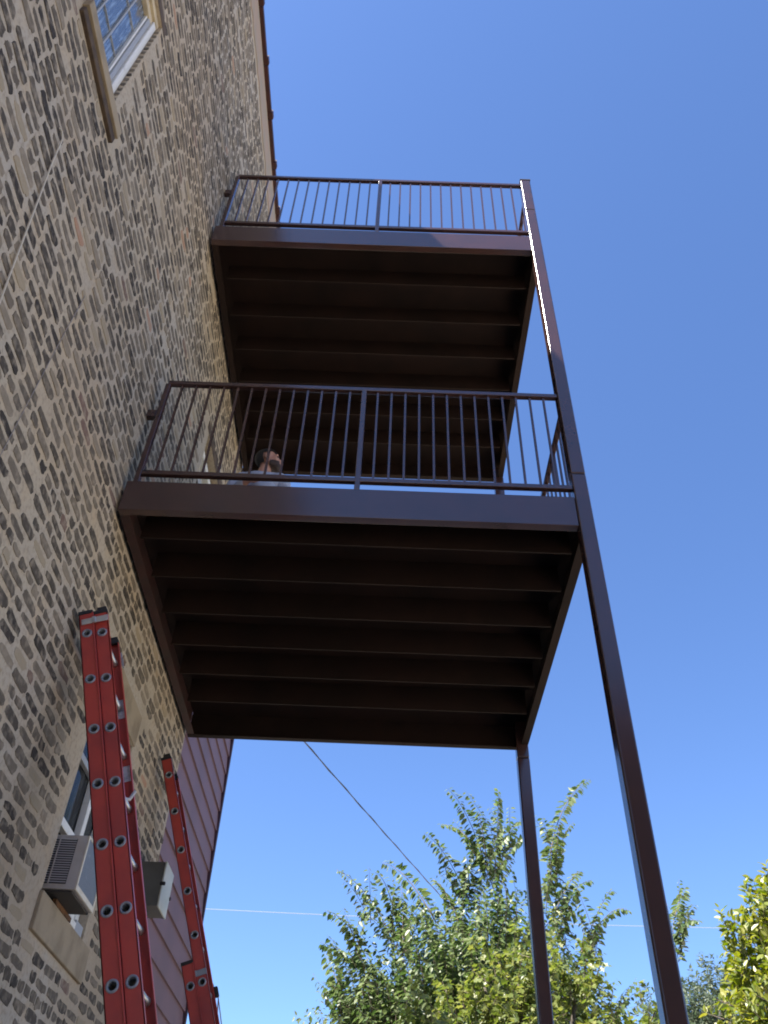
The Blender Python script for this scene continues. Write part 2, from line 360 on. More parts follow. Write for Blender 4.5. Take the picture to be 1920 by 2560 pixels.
# brick ends showing in the far reveal of the small window
for k in range(17):
    zc = 6.79+k*P_+0.012; stuff.rv = rng.choice((0.05, 0.1, 0.25, 0.3, 0.5)); n = 10
    a = [(math.copysign(abs(math.cos(2*math.pi*q/n))**.5, math.cos(2*math.pi*q/n))*0.016+rng.uniform(-.002, .002), math.copysign(abs(math.sin(2*math.pi*q/n))**.5, math.sin(2*math.pi*q/n))*0.021) for q in range(n)]
    V = [(-0.014+p, 2.032, zc+q) for p, q in a]+[(-0.014+p*.9, 2.026, zc+q*.85) for p, q in a]
    stuff.add(V, [(i, (i+1) % n, n+(i+1) % n, n+i) for i in range(n)]+[tuple(range(n, 2*n))])
so = stuff.build("brick_field", M['brick'], bld); so["kind"] = "stuff"

# parapet band and clay coping
mb = MB(); rng = random.Random(5); y = YS; e0 = 12.10
while y < YE:
    y1 = min(y+0.12, YE); e1 = 12.09+rng.uniform(-.035, .035)+0.03*math.sin(y*2.1)
    mb.add([(0.011, y, e0), (0.011, y1, e1), (0.011, y1, 12.56), (0.011, y, 12.56), (-.002, y, e0-.004), (-.002, y1, e1-.004)], [(0, 1, 2, 3), (4, 5, 1, 0)]); y = y1; e0 = e1
mb.build("parge_band", M['parge'], bld)
def coping_mesh():
    mb = MB(); L = 0.645
    def prof(g):
        pts = [(-0.37-g, -0.05-g*.3), (-0.33-g*.5, -0.05-g*.3)] if False else []
        pts = [(-0.37-g, 0.0-g*.4), (0.045+g, 0.0-g*.4), (0.045+g, 0.075+g*.4)]
        for k in range(1, 8):
            t = k/8; pts.append((0.045+g-(0.415+2*g)*t, 0.075+g*.4+(0.085+g)*math.sin(math.pi*t)))
        pts.append((-0.37-g, 0.075+g*.4)); return pts
    mb.extrude(prof(0), (0, 0, 0), (0, L-0.008, 0), X, Z); mb.extrude(prof(0.018), (0, L-0.095, 0), (0, L-0.012, 0), X, Z)
    return mb.mesh("coping_tile", M['clay'])
cm = coping_mesh()
y = 3.065+0.05-0.645*15.6
y = 3.115-0.645
while y > YS: y -= 0.645
while y < YE-0.2:
    o = link("coping_tile", cm, bld); o.location = (0.012+random.uniform(-.004, .004), y, 12.556); y += 0.645

# small upper window
def frame_window(name, y0, y1, z0, z1, xf, mats, parent):
    w = one_box(name, mats['glass'], parent, (xf-0.012, xf-0.004, y0, y1, z0, z1)); w.data.name = name
    return w
win = frame_window("window", 1.47, 2.02, 6.76, 8.18, -0.075, {'glass': M['old_glass']}, bld)
win["label"] = "window with sky streaks painted on its glass, thin lead bars and a white frame"
one_box("frame", M['white'], win, (-0.075, -0.030, 1.975, 2.028, 6.752, 8.14), .004)
one_box("frame", M['greyframe'], win, (-0.079, -0.046, 1.935, 1.973, 6.752, 8.14), .003)  # grey strip paints the shaded side face of the white frame
one_box("frame", M['white'], win, (-0.080, -0.058, 1.918, 1.933, 6.752, 8.10), .002)
one_box("frame", M['white'], win, (-0.075, -0.030, 1.452, 1.505, 6.752, 8.14), .004)
one_box("frame", M['tan'], win, (-0.078, -0.022, 1.452, 2.028, 8.142, 8.198), .003)
one_box("frame", M['tan'], win, (-0.080, -0.044, 1.507, 1.973, 8.075, 8.139), .003)
one_box("frame", M['white'], win, (-0.080, -0.044, 1.507, 1.933, 6.752, 6.80), .003)
for yy in (1.61, 1.775): one_box("muntin", M['greyframe'], win, (-0.0785, -0.066, yy-.006, yy+.006, 6.802, 8.073))
for zz in (7.26, 7.74): one_box("muntin", M['greyframe'], win, (-0.0785, -0.071, 1.507, 1.916, zz-.003, zz+.003))
sill = one_box("window_sill", M['stone'], bld, (-0.28, 0.042, 1.452, 2.175, 6.655, 6.748), .006, 2)
one_box("sill_bed", M['lintel'], bld, (-0.28, 0.026, 1.46, 2.17, 6.585, 6.653), .006, 2)
one_box("lintel", M['lintel'], bld, (-0.30, 0.004, 1.38, 2.10, 8.202, 8.29), .004)

# lower window with stone surround
w2 = one_box("window", M['dark_glass'], bld, (-0.115, -0.107, 4.63, 5.49, 3.14, 4.41)); w2["label"] = "dark lower window holding the air conditioner"
for d in ((-.105, -.055, 4.622, 4.67, 3.132, 4.418), (-.105, -.055, 5.44, 5.498, 3.132, 4.418), (-.105, -.055, 4.672, 5.438, 4.35, 4.418), (-.105, -.062, 4.672, 5.438, 3.55, 3.60),
          (-.105, -.060, 5.13, 5.19, 3.602, 4.348), (-.105, -.066, 5.192, 5.438, 3.132, 3.548)):
    one_box("frame", M['white'], w2, d, .003)
one_box("frame", M['greyframe'], w2, (-.104, -.075, 4.672, 5.128, 3.98, 4.02), .002)
one_box("window_sill", M['stone'], bld, (-0.28, 0.022, 4.60, 5.63, 2.935, 3.128), .006, 2)
one_box("lintel", M['stone'], bld, (-0.30, 0.012, 4.48, 5.52, 4.422, 4.652), .005, 2)
one_box("patch_stone", M['white'], w2, (-.05, 0.02, 5.11, 5.25, 3.130, 3.165), .003)
one_box("shaded_frame_block", M['greyframe'], w2, (-.06, 0.012, 5.27, 5.42, 3.130, 3.19), .003)  # grey block stands for the window frame in shadow

# balcony door on the lower deck
dr = one_box("door", M['greyframe'], bld, (-0.17, -0.12, 5.43, 6.21, 5.49, 7.49), .003); dr["label"] = "grey door opening onto the lower deck"
one_box("frame", M['white'], dr, (-0.17, -0.06, 5.362, 5.43, 5.482, 7.56), .003)
one_box("frame", M['white'], dr, (-0.17, -0.06, 6.21, 6.278, 5.482, 7.56), .003)
one_box("frame", M['white'], dr, (-0.17, -0.06, 5.432, 6.208, 7.492, 7.56), .003)
one_box("pane", M['dark_glass'], dr, (-0.121, -0.116, 5.55, 6.09, 6.5, 7.35))
one_box("lintel", M['lintel'], bld, (-0.30, 0.006, 5.28, 6.36, 7.602, 7.70), .004)

# ------------------------------------------------------------------ mauve siding wing
sw = thing("rear_wing", "mauve lap sided rear wing behind the brick corner", "building")
mb = MB(); mb.box(-5, -0.035, 6.872, 9.13, 0, 8.6); mb.build("wall", M['siding'], sw)
mb = MB()
mb.add([(-0.034, 6.874, 0), (-0.034, 9.115, 0), (-0.012, 9.115, 0), (-0.012, 6.874, 0), (-0.034, 6.874, .2186), (-0.034, 9.115, .2186), (-0.031, 9.115, .2186), (-0.031, 6.874, .2186)],
       [(0, 3, 2, 1), (4, 5, 6, 7), (0, 1, 5, 4), (1, 2, 6, 5), (2, 3, 7, 6), (3, 0, 4, 7)])
bm_ = mb.mesh("siding_board", M['siding'])
z = 4.656-0.2186*21
while z < 8.45:
    o = link("siding_board", bm_, sw); o.location = (random.uniform(-.0015, .0015), 0, z); z += 0.2186
one_box("corner_trim", M['trim'], sw, (-0.06, 0.004, 9.117, 9.165, 0, 8.6), .003)
one_box("roof_edge", M['trim'], sw, (-5.1, 0.02, 6.872, 9.25, 8.602, 8.72), .004)

# ------------------------------------------------------------------ unseen house added behind the camera to darken what the glossy posts mirror
nb = thing("added_mirror_house", "dark brick house added unseen behind the camera for the glossy posts to mirror", "house")
mb = MB(); mb.box(3.2, 10.4, -18, -9, 0, 11.6); mb.build("wall", M['nb_brick'], nb)
one_box("parapet", M['stone'], nb, (3.1, 10.5, -18.1, -8.9, 11.602, 11.8))
for xx in (4.2, 8.2):
    for zz in (1.4, 4.8, 8.2):
        f_ = one_box("window", M['white'], nb, (xx, xx+1.1, -8.999, -8.96, zz, zz+1.8), .01); one_box("pane", M['dark_glass'], f_, (xx+.08, xx+1.02, -8.962, -8.95, zz+.08, zz+1.72))

# ------------------------------------------------------------------ steel balcony
bal = thing("steel_balcony", "two storey brown steel balcony with posts and railings on the brick wall", "balcony")
XL, XR, Y0, Y1 = 0.03, 3.05, 3.9014, 6.866
PX0, PX1 = 2.962, 3.060
def post(x0, x1, y0, y1, segs):
    for i, (a, b) in enumerate(segs):
        mb = MB(); mb.box(x0, x1, y0, y1, a, b); o = mb.build("post", M['steel'], bal); bevel(o, 0.012, 5)
        if i: one_box("post_joint", M['seam'], bal, (x0+.003, x1-.003, y0+.003, y1-.003, a-.004, a), 0)
post(PX0, PX1, Y0-0.012, Y0+0.082, [(0.02, 5.690), (5.694, 9.373), (9.377, 10.0)])
post(2.945, 3.050, Y1-0.11, Y1-0.012, [(0.02, 5.10), (5.104, 8.60)])
one_box("post_cap", M['seam'], bal, (PX0-.004, PX1+.004, Y0-.016, Y0+.086, 10.001, 10.012))
for (x, y) in ((3.011, Y0+.035), (2.998, Y1-.06)):
    one_box("base_plate", M['steel'], bal, (x-.12, x+.12, y-.12, y+.12, 0.0, 0.019), .003)
C_FRONT = lambda h: [(0, 0), (0.060, 0), (0.060, 0.012), (0.010, 0.012), (0.010, h-.012), (0.060, h-.012), (0.060, h), (0, h)]
H = 0.254
def railing(name, a, b, z, nb, posts, parent):
    """panel along the segment a-b (x,y); the top rail holds the panel together"""
    a = Vector((*a, 0)); b = Vector((*b, 0)); t = (b-a).normalized(); nrm = Vector((-t.y, t.x, 0)); L = (b-a).length
    top = MB(); top.obox((a+b)/2+Z*(z+1.05), t, nrm, Z, L/2, .019, .019); r = top.build(name, M['steel'], parent); bevel(r, .004, 2)
    lo = MB(); lo.obox((a+b)/2+Z*(z+.094), t, nrm, Z, L/2, .0185, .0185); o = lo.build("bottom_rail", M['steel'], r); bevel(o, .004, 2)
    bm0 = MB(); bm0.box(-.0075, .0075, -.0075, .0075, z+.113, z+1.0305); me = bm0.mesh("baluster", M['steel'])
    for p in posts:
        c = a+t*p; pb = MB(); pb.obox(c+Z*(z+.5155), t, nrm, Z, .0185, .0205, .5155); o = pb.build("rail_post", M['steel'], r); bevel(o, .004, 2)
    edges = sorted([-0.0]+list(posts)+[L]) if posts and posts[0] > .05 else sorted(list(posts)+[L])
    for i in range(len(edges)-1):
        e0, e1 = edges[i], edges[i+1]
        for k in range(nb):
            c = a+t*(e0+(e1-e0)*(k+1)/(nb+1)); o = link("baluster", me, r); o.location = c; o.rotation_euler = (0, 0, math.atan2(t.y, t.x))
    return r
for zb, joists in ((5.2247, [4.179, 4.58, 5.0, 5.408, 5.816, 6.24]), (8.6188, [4.30, 4.705, 5.11, 5.515, 5.92, 6.325])):
    mb = MB(); mb.box(XL+.012, XR-.012, Y0+.012, Y1-.012, zb+H-.03, zb+H-.004)
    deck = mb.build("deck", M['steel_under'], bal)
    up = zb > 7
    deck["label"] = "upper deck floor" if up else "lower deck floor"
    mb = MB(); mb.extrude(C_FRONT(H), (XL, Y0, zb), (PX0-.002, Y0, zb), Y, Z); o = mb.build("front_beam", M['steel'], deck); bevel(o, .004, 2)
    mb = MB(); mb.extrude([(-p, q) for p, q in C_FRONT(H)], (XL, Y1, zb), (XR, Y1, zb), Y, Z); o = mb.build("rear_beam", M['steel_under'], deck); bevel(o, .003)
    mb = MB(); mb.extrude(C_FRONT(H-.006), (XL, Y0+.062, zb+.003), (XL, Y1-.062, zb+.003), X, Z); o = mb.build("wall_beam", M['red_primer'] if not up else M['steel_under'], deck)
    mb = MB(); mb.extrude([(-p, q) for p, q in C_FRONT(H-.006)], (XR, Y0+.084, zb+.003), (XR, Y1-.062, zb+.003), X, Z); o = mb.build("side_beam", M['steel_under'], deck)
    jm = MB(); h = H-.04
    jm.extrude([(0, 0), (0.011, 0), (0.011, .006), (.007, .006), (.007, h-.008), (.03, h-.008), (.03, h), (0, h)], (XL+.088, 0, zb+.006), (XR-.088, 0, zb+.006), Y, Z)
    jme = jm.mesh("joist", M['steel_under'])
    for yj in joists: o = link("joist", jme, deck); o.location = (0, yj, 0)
    rf = railing("front_railing", (0.085, Y0+.021), (PX0-.001, Y0+.021), zb+H, 13, [0.0, 1.452], bal)
    rf["label"] = "upper front railing" if up else "lower front railing"
    mb = MB(); mb.box(0.0, 0.064, Y0+.004, Y0+.05, zb+H+.66, zb+H+.73); o = mb.build("wall_bracket", M['steel'], rf); bevel(o, .003)
    rs = railing("side_railing", (3.025, Y0+.084), (3.025, Y1-.112), zb+H, 11, [1.4], bal)
    rs["label"] = "upper side railing" if up else "lower side railing"

# ------------------------------------------------------------------ ladders
def ladder(top, slope, width, base_top_s, total_base, fly_len, label, tape):
    """top = wall-side top corner of the fly/base; the ladder lies in the x-z plane, rungs along y"""
    th = math.atan(slope); u = Vector((-math.sin(th), 0, math.cos(th))); n = Vector((math.cos(th), 0, math.sin(th)))
    root = thing("extension_ladder", label, "ladder", "red extension ladders leaning on the house")
    D, FL, T = 0.076, 0.030, 0.005
    secs = []
    # (offset along n, start s below the top, length, inset of the rails along y)
    if base_top_s == 0: secs = [("base", 0.0, 0.0, total_base, 0.0), ("fly", D+.0005, 0.0, fly_len, 0.020)]
    else: secs = [("fly", 0.0, 0.0, fly_len, 0.0), ("base", -(D+.0005), base_top_s, total_base-base_top_s, -0.014)]
    top = Vector(top)
    P = lambda s, q, y: top-u*s+n*q+Y*y
    RR, first, pit = 0.0185, 0.139, 0.3048
    ringm = None
    for nm, q0, s0, Ls, ins in secs:
        ss = [s0+first+pit*k for k in range(int((Ls-first-.05)/pit)+1)]
        for side in (0, 1):
            mb = MB(); yw = ins if side == 0 else width-ins; sg = 1 if side == 0 else -1
            # web with a round hole at each rung
            cuts = [s0]+[(a+b)/2 for a, b in zip(ss[:-1], ss[1:])]+[s0+Ls]
            for k, sc in enumerate(ss):
                a, b = cuts[k], cuts[k+1]; N = 16
                circ = [(sc+RR*math.sin(2*math.pi*i/N), D/2+RR*math.cos(2*math.pi*i/N)) for i in range(N)]
                for yy in (yw, yw+sg*T):
                    outer = []
                    for i in range(N):
                        t = 2*math.pi*i/N; sx, cx = math.sin(t), math.cos(t); m_ = max(abs(sx), abs(cx)); sx /= m_; cx /= m_
                        outer.append((sc+(b-sc)*sx if sx > 0 else sc+(sc-a)*sx, D/2+D/2*cx))
                    V = [P(p, q0+r, yy) for p, r in outer]+[P(p, q0+r, yy) for p, r in circ]
                    mb.add(V, [(i, (i+1) % N, N+(i+1) % N, N+i) for i in range(N)])
            for qa in (0.0, D-T):
                c = P(s0+Ls/2, q0+qa+T/2, yw+sg*(FL/2)); mb.obox(c, u, n, Y, Ls/2, T/2, FL/2)
            rail = mb.build("rail", M['fiberglass'], root)
            if side == 0 and nm == "base":
                lp = MB(); lp.obox(P(s0+Ls/2, q0+D, yw-.001), u, n, Y, Ls/2, .0045, .004); o = lp.build("rail_lip", M['fiberglass'], rail); bevel(o, .002, 2)
            ring = MB()
            N = 18
            for rr in ((.0175, .0285),):
                V = []
                for r_, h_ in ((rr[1], .0), (rr[1]-.002, .0045), (rr[0]+.002, .0055), (rr[0], .003), (rr[0]-.001, -.03)):
                    V += [u*(r_*math.cos(2*math.pi*i/N))+n*(r_*math.sin(2*math.pi*i/N))-Y*h_*sg for i in range(N)]
                F = [(k*N+i, k*N+(i+1) % N, (k+1)*N+(i+1) % N, (k+1)*N+i) for k in range(4) for i in range(N)]
                ring.smooth = True; ring.add(V, F)
            rm = ring.mesh("rung_end", M['ring'])
            for sc in ss:
                o = link("rung_end", rm, rail); o.location = P(sc, q0+D/2, yw)
            cap = MB(); cap.obox(P(s0-.008, q0+D/2, yw+sg*.014), u, n, Y, .012, D/2+.002, .018); 
            if nm == "fly": cap.obox(P(s0-.025, q0+D*.62, yw+sg*.014), u, n, Y, .02, D*.34, .012)
            o = cap.build("rail_cap", M['rubber'], rail); bevel(o, .004, 2)
        rg = MB(); N = 10; rg.smooth = True
        rg.tube([Vector((0, ins+.004, 0)), Vector((0, .05, 0)), Vector((0, .06, 0)), Vector((0, width-.06, 0)), Vector((0, width-.05, 0)), Vector((0, width-ins-.004, 0))], [.0205, .0205, .0165, .0165, .0205, .0205], N, cap=False)
        rgm = rg.mesh("rung", M['alu'])
        for sc in ss: o = link("rung", rgm, root); o.location = P(sc, q0+D/2, 0)
    # strap bracket near the top of the shorter section, bent round the two rails
    s = (0.062 if base_top_s == 0 else base_top_s+0.075)
    qa = (0.0 if base_top_s == 0 else -(D+.003))
    for side in (0, 1):
        yy = -.006 if side == 0 else width+.006; mb = MB()
        mb.obox(P(s, qa+.048, yy), u, n, Y, .019, .034, .003); mb.obox(P(s, qa+.083, yy-.004 if side == 0 else yy+.004), u, n, Y, .0195, .009, .006); mb.obox(P(s, qa+.122, yy), u, n, Y, .019, .036, .003)
        o = mb.build("guide_bracket", M['alu'] if base_top_s == 0 else M['ring'], root); bevel(o, .002)
    lab = MB()
    if tape:
        q1 = D+.003
        for sc, hl in ((0.50, .06), (0.90, .045)):
            mb = MB(); mb.obox(P(sc-.05, q1+D/2, width-.020-T-.0012), u, n, Y, hl, D/2-.012, .0008); mb.build("label_sticker", M['label'], root)
        one = MB(); one.obox(P(.13, q1+D+.004, width-.012), u, n, Y, .03, .004, .014); one.build("rail_clip", M['ring'], root)
        rp = MB(); rp.smooth = True; c = P(first+pit*3-.02, q1+D*.75, width*.74)
        rp.tube([c+Vector((.02, .0, .045)), c, c+Vector((-.03, -.08, -.035)), c+Vector((-.075, -.14, -.08)), c+Vector((-.10, -.17, -.15))], .009, 8)
        rp.build("tie_rope", M['rope'], root)
    else:
        q1 = D
        pl = MB(); pl.obox(P(base_top_s+.12, q1+.012, width-.01), u, n, Y, .035, .016, .018); o = pl.build("rope_pulley", M['rubber'], root); bevel(o, .008, 2)
        rp = MB(); c = P(base_top_s+.14, q1+.02, width-.01)
        rp.tube([c, c+Vector((.06, .02, -.2)), c+Vector((.14, .05, -.5)), c+Vector((.2, .07, -.8))], .004, 6)
        rp.tube([c+Vector((.0, .03, .0)), c+Vector((.03, .04, -.3)), c+Vector((.11, .08, -.8))], .004, 6)
        rp.build("halyard_rope", M['cable_grey'], root)
    ft = MB()
    sE = (top.z-.0)/u.z
    for side in (0, 1):
        q0 = secs[0][1] if base_top_s == 0 else secs[1][1]
        ft.obox(P(total_base-.02, q0+D/2, .015 if side == 0 else width-.015), X, Y, Z, .06, .03, .02)
    ft.build("foot", M['rubber'], root)
    return root
ladder((0.028, 3.879, 4.373), 0.336, 0.372, 0, 4.55, 4.25, "near red extension ladder, widest in view, leaning on the brick below the balcony", True)
ladder((0.030, 6.195, 4.665), 0.363, 0.375, 1.53, 4.93, 3.0, "farther thinner red ladder with its top in front of the mauve siding corner", False)

# ------------------------------------------------------------------ air conditioner
ac = thing("air_conditioner", "beige window air conditioner with dark side louvres, jutting from the lower window", "air conditioner")
AX0, AX1, AY0, AY1, AZ0, AZ1 = -0.054, 0.148, 4.70, 5.09, 3.170, 3.462
mb = MB(); mb.box(AX0, AX1-.006, AY0+.006, AY1, AZ0, AZ1); o = mb.build("casing", M['ac'], ac); bevel(o, .004, 2)
one_box("louvre_recess", M['ac_dark'], ac, (AX0+.01, 0.086, AY0+.004, AY0+.0062, AZ0+.027, AZ1-.022))
lm = MB(); lm.add([(AX0+.012, 0, 0), (.084, 0, 0), (.084, -.005, -.004), (AX0+.012, -.005, -.004), (AX0+.012, 0, .004), (.084, 0, .004)], [(0, 1, 2, 3), (3, 2, 5, 4), (0, 3, 4), (1, 5, 2)])
lme = lm.mesh("louvre", M['ac'])
for k in range(19):
    o = link("louvre", lme, ac); o.location = (0, AY0+.004, AZ0+.036+k*.0128)
one_box("louvre_rib", M['ac'], ac, (-.012, -.005, AY0-.0025, AY0+.003, AZ0+.026, AZ1-.021))
one_box("coil_panel", M['coil'], ac, (AX1-.006, AX1-.002, AY0+.02, AY1-.02, AZ0+.03, AZ1-.012))
for d in ((AX1-.006, AX1+.003, AY0+.004, AY0+.020, AZ0, AZ1), (AX1-.006, AX1+.003, AY1-.02, AY1, AZ0, AZ1), (AX1-.006, AX1+.003, AY0+.0205, AY1-.0205, AZ0, AZ0+.03), (AX1-.006, AX1+.003, AY0+.0205, AY1-.0205, AZ1-.012, AZ1)):
    one_box("panel_rim", M['ac_white'], ac, d, .002)
one_box("base_pan", M['ac_dark'], ac, (AX0+.01, AX1-.02, AY0+.02, AY1-.01, AZ0-.012, AZ0-.001), .002)
for x in (-.04, .0): one_box("support_angle", M['rust'], ac, (x, x+.022, AY0+.12, AY1+.05, AZ0-.040, AZ0-.013), .002)

# ------------------------------------------------------------------ electrical box
bx = thing("utility_box", "grey utility box with a pale lid at the brick corner between the ladders", "utility box")
one_box("enclosure", M['box_grey'], bx, (0.001, 0.192, 6.352, 6.632, 3.63, 3.94), .004, 2)
one_box("lid", M['box_lid'], bx, (0.193, 0.206, 6.346, 6.638, 3.626, 3.945), .004, 2)
one_box("hasp", M['rubber'], bx, (0.185, 0.222, 6.335, 6.356, 3.772, 3.795), .003)
one_box("hasp", M['trim'], bx, (0.180, 0.216, 6.628, 6.650, 3.762, 3.785), .003)
one_box("conduit_hub", M['box_grey'], bx, (0.05, 0.10, 6.46, 6.51, 3.55, 3.629), .01, 2)

# ------------------------------------------------------------------ cables
def cable(name, pts, r, m, label, cat="cable", n=8, sag=None):
    mb = MB(); mb.smooth = True; mb.tube(pts, r, n); o = mb.build(name, m); return tag(o, label, cat)
cable("wall_cable", [(-.01, 1.80, 5.92), (0.012, 1.825, 5.915), (0.022, 1.845, 5.87), (0.016, 1.88, 5.70), (0.015, 1.95, 5.38), (0.015, 2.05, 4.905), (0.015, 2.12, 4.6), (0.015, 2.2, 4.2), (.015, 2.3, 3.5)], .005, M['cable_white'], "cream cable poking out of the brick wall below the small window")
cable("wall_wire", [(-.005, 2.632, 5.70), (.010, 2.625, 5.64), (.009, 2.612, 5.3), (.010, 2.604, 4.946), (.009, 2.597, 4.333), (.009, 2.59, 3.3)], .0022, M['cable_grey'], "thin grey wire running down the brick wall left of the balcony", "wire", 6)
def catenary(a, b, sag, n=40):
    a, b = Vector(a), Vector(b); out = []
    for i in range(n+1):
        t = i/n; p = a.lerp(b, t); p.z -= sag*4*t*(1-t); out.append(p)
    return out
pts = catenary((0.0, 7.42, 6.615), (8.47, 34.0, 9.03), 0.12, 120)
mb = MB(); mb.smooth = True
mb.tube(pts, .008, 6)
tw = [p+Vector((math.cos(i*1.1)*.009, 0, math.sin(i*1.1)*.009)) for i, p in enumerate(pts)]; mb.tube(tw, .006, 6)
tag(mb.build("service_cable", M['cable_dark']), "dark twisted overhead cable running down from the house to the leafy tree", "cable")
mb = MB(); mb.smooth = True; mb.tube(catenary((-22.0, 27.0, 10.75), (32, 26.5, 10.85), 0.72, 60), .0075, 6)
tag(mb.build("overhead_wire", M['wire_pale']), "thin pale overhead wire crossing the sky low behind the trees", "wire")

# ------------------------------------------------------------------ trees
def leaf_template(kind):
    if kind == 'ovate': V = [(0, 0, 0), (.28, .24, .05), (.62, .22, .03), (1, 0, -.10), (.62, -.22, .03), (.28, -.24, .05), (.45, 0, -.03)]; F = [(0, 6, 1), (1, 6, 2), (2, 6, 3), (3, 6, 4), (4, 6, 5), (5, 6, 0)]
    elif kind == 'lobed': V = [(0, 0, 0), (.15, .34, .04), (.42, .22, .02), (.62, .46, .0), (.70, .16, .0), (1, 0, -.08), (.70, -.16, 0), (.62, -.46, 0), (.42, -.22, .02), (.15, -.34, .04), (.4, 0, -.04)]; F = [(10, i, i+1) for i in range(0, 9)]+[(10, 9, 0)]
    else: V = [(0, 0, 0), (.35, .17, .04), (1, 0, -.06), (.35, -.17, .04), (.5, 0, -.02)]; F = [(0, 4, 1), (1, 4, 2), (2, 4, 3), (3, 4, 0)]
    return V, F
def leaf_matrix(p, d, up, size):
    d = d.normalized(); s = d.cross(up)
    if s.length < 1e-3: s = d.cross(X)
    s.normalize(); nn = s.cross(d)
    return Matrix(((d.x*size, s.x*size, nn.x*size, p.x), (d.y*size, s.y*size, nn.y*size, p.y), (d.z*size, s.z*size, nn.z*size, p.z), (0, 0, 0, 1)))
def finish_tree(root, leaves, kind, m, nsingle, leafname="leaf"):
    V, F = leaf_template(kind); t = MB(); t.smooth = False; t.add(V, F); me = t.mesh(leafname, m)
    if nsingle:
        def key(L):
            u, v, w = project(L.translation)
            if w <= 0 or not (0 < u < 1920 and 0 < v < 2560): return 0
            nn = Vector((L[0][2], L[1][2], L[2][2])); return nn.length*(0.3+abs(nn.normalized().dot((L.translation-CAM).normalized())))/w
        leaves.sort(key=lambda L: -key(L))
    for L in leaves[:nsingle]:
        o = link(leafname, me, root); o.matrix_world = L
    rest = leaves[nsingle:]; A = np.array(V); K = len(V); Ms = np.array([[list(r) for r in L] for L in rest])
    W = np.einsum('nij,kj->nki', Ms[:, :3, :3], A)+Ms[:, None, :3, 3]
    mesh = bpy.data.meshes.new("foliage"); nF = len(F)
    mesh.vertices.add(K*len(rest)); mesh.vertices.foreach_set("co", W.reshape(-1).astype(np.float32))
    idx = (np.array(F)[None]+(np.arange(len(rest))*K)[:, None, None]).reshape(-1)
    mesh.loops.add(len(idx)); mesh.loops.foreach_set("vertex_index", idx.astype(np.int32))
    mesh.polygons.add(nF*len(rest)); mesh.polygons.foreach_set("loop_start", np.arange(0, len(idx), 3, dtype=np.int32))
    mesh.update(calc_edges=True); mesh.materials.append(m)
    at = mesh.attributes.new("rnd", 'FLOAT', 'FACE'); rv = np.repeat(np.random.RandomState(4).rand(len(rest)), nF); at.data.foreach_set("value", rv.astype(np.float32))
    o = link("foliage", mesh, root); o["kind"] = "stuff"; return o
def bez(a, b, c, n):
    return [a*(1-t)**2+b*2*t*(1-t)+c*t*t for t in [i/n for i in range(n+1)]]
SHOOTS = [[(2.87, 13.21, 7.84), (3.2, 13.46, 7.49), (3.49, 13.71, 6.84)], [(3.88, 14.36, 8.39), (3.79, 14.11, 7.64), (3.64, 13.86, 6.63)], [(5.49, 14.22, 8.6), (4.9, 13.97, 7.87), (4.52, 13.72, 6.83)], [(2.5, 13.41, 7.16), (2.86, 13.66, 6.9), (3.2, 13.91, 6.36)], [(1.1, 13.79, 6.67), (1.61, 14.04, 6.38), (2.02, 14.29, 5.8)], [(1.72, 13.72, 6.62), (1.94, 13.97, 6.44), (2.15, 14.22, 5.78)], [(1.83, 14.04, 6.9), (2.23, 13.79, 6.58), (2.68, 13.54, 5.85)], [(2.68, 14.26, 6.76), (2.9, 14.01, 6.39), (3.08, 13.76, 5.81)], [(1.01, 13.15, 5.83), (1.33, 13.4, 5.73), (1.63, 13.65, 5.36)], [(0.98, 13.05, 5.36), (1.36, 13.3, 5.3), (1.72, 13.55, 5.17)], [(0.98, 14.34, 5.6), (1.15, 14.09, 5.25), (1.33, 13.84, 4.89)], [(1.0, 13.69, 5.01), (1.23, 13.94, 4.91), (1.49, 14.19, 4.73)], [(2.16, 14.22, 6.7), (2.18, 13.97, 6.09), (2.19, 13.72, 5.52)], [(3.33, 13.0, 7.38), (3.43, 13.25, 7.07), (3.49, 13.5, 6.63)], [(4.11, 13.71, 7.54), (3.96, 13.96, 7.47), (3.82, 14.21, 6.99)], [(4.89, 14.15, 7.23), (4.64, 13.9, 6.9), (4.38, 13.65, 6.33)], [(5.1, 13.37, 6.51), (4.83, 13.62, 6.38), (4.63, 13.87, 5.9)], [(5.2, 14.51, 7.07), (4.94, 14.26, 6.77), (4.62, 14.01, 6.25)], [(6.91, 14.44, 6.85), (6.68, 14.19, 6.52), (6.45, 13.94, 6.15)], [(6.52, 13.05, 5.87), (6.38, 13.3, 5.89), (6.23, 13.55, 5.68)], [(5.31, 13.04, 6.27), (5.12, 13.29, 6.03), (4.74, 13.54, 5.3)], [(5.76, 13.87, 6.24), (5.42, 14.12, 6.21), (4.92, 14.37, 5.52)], [(1.11, 14.5, 4.79), (1.49, 14.25, 4.7), (1.77, 14.0, 4.59)], [(3.19, 13.61, 6.9), (3.23, 13.86, 6.78), (3.27, 14.11, 6.44)], [(1.51, 13.35, 4.85), (1.48, 13.6, 4.77), (1.55, 13.85, 4.62)]]
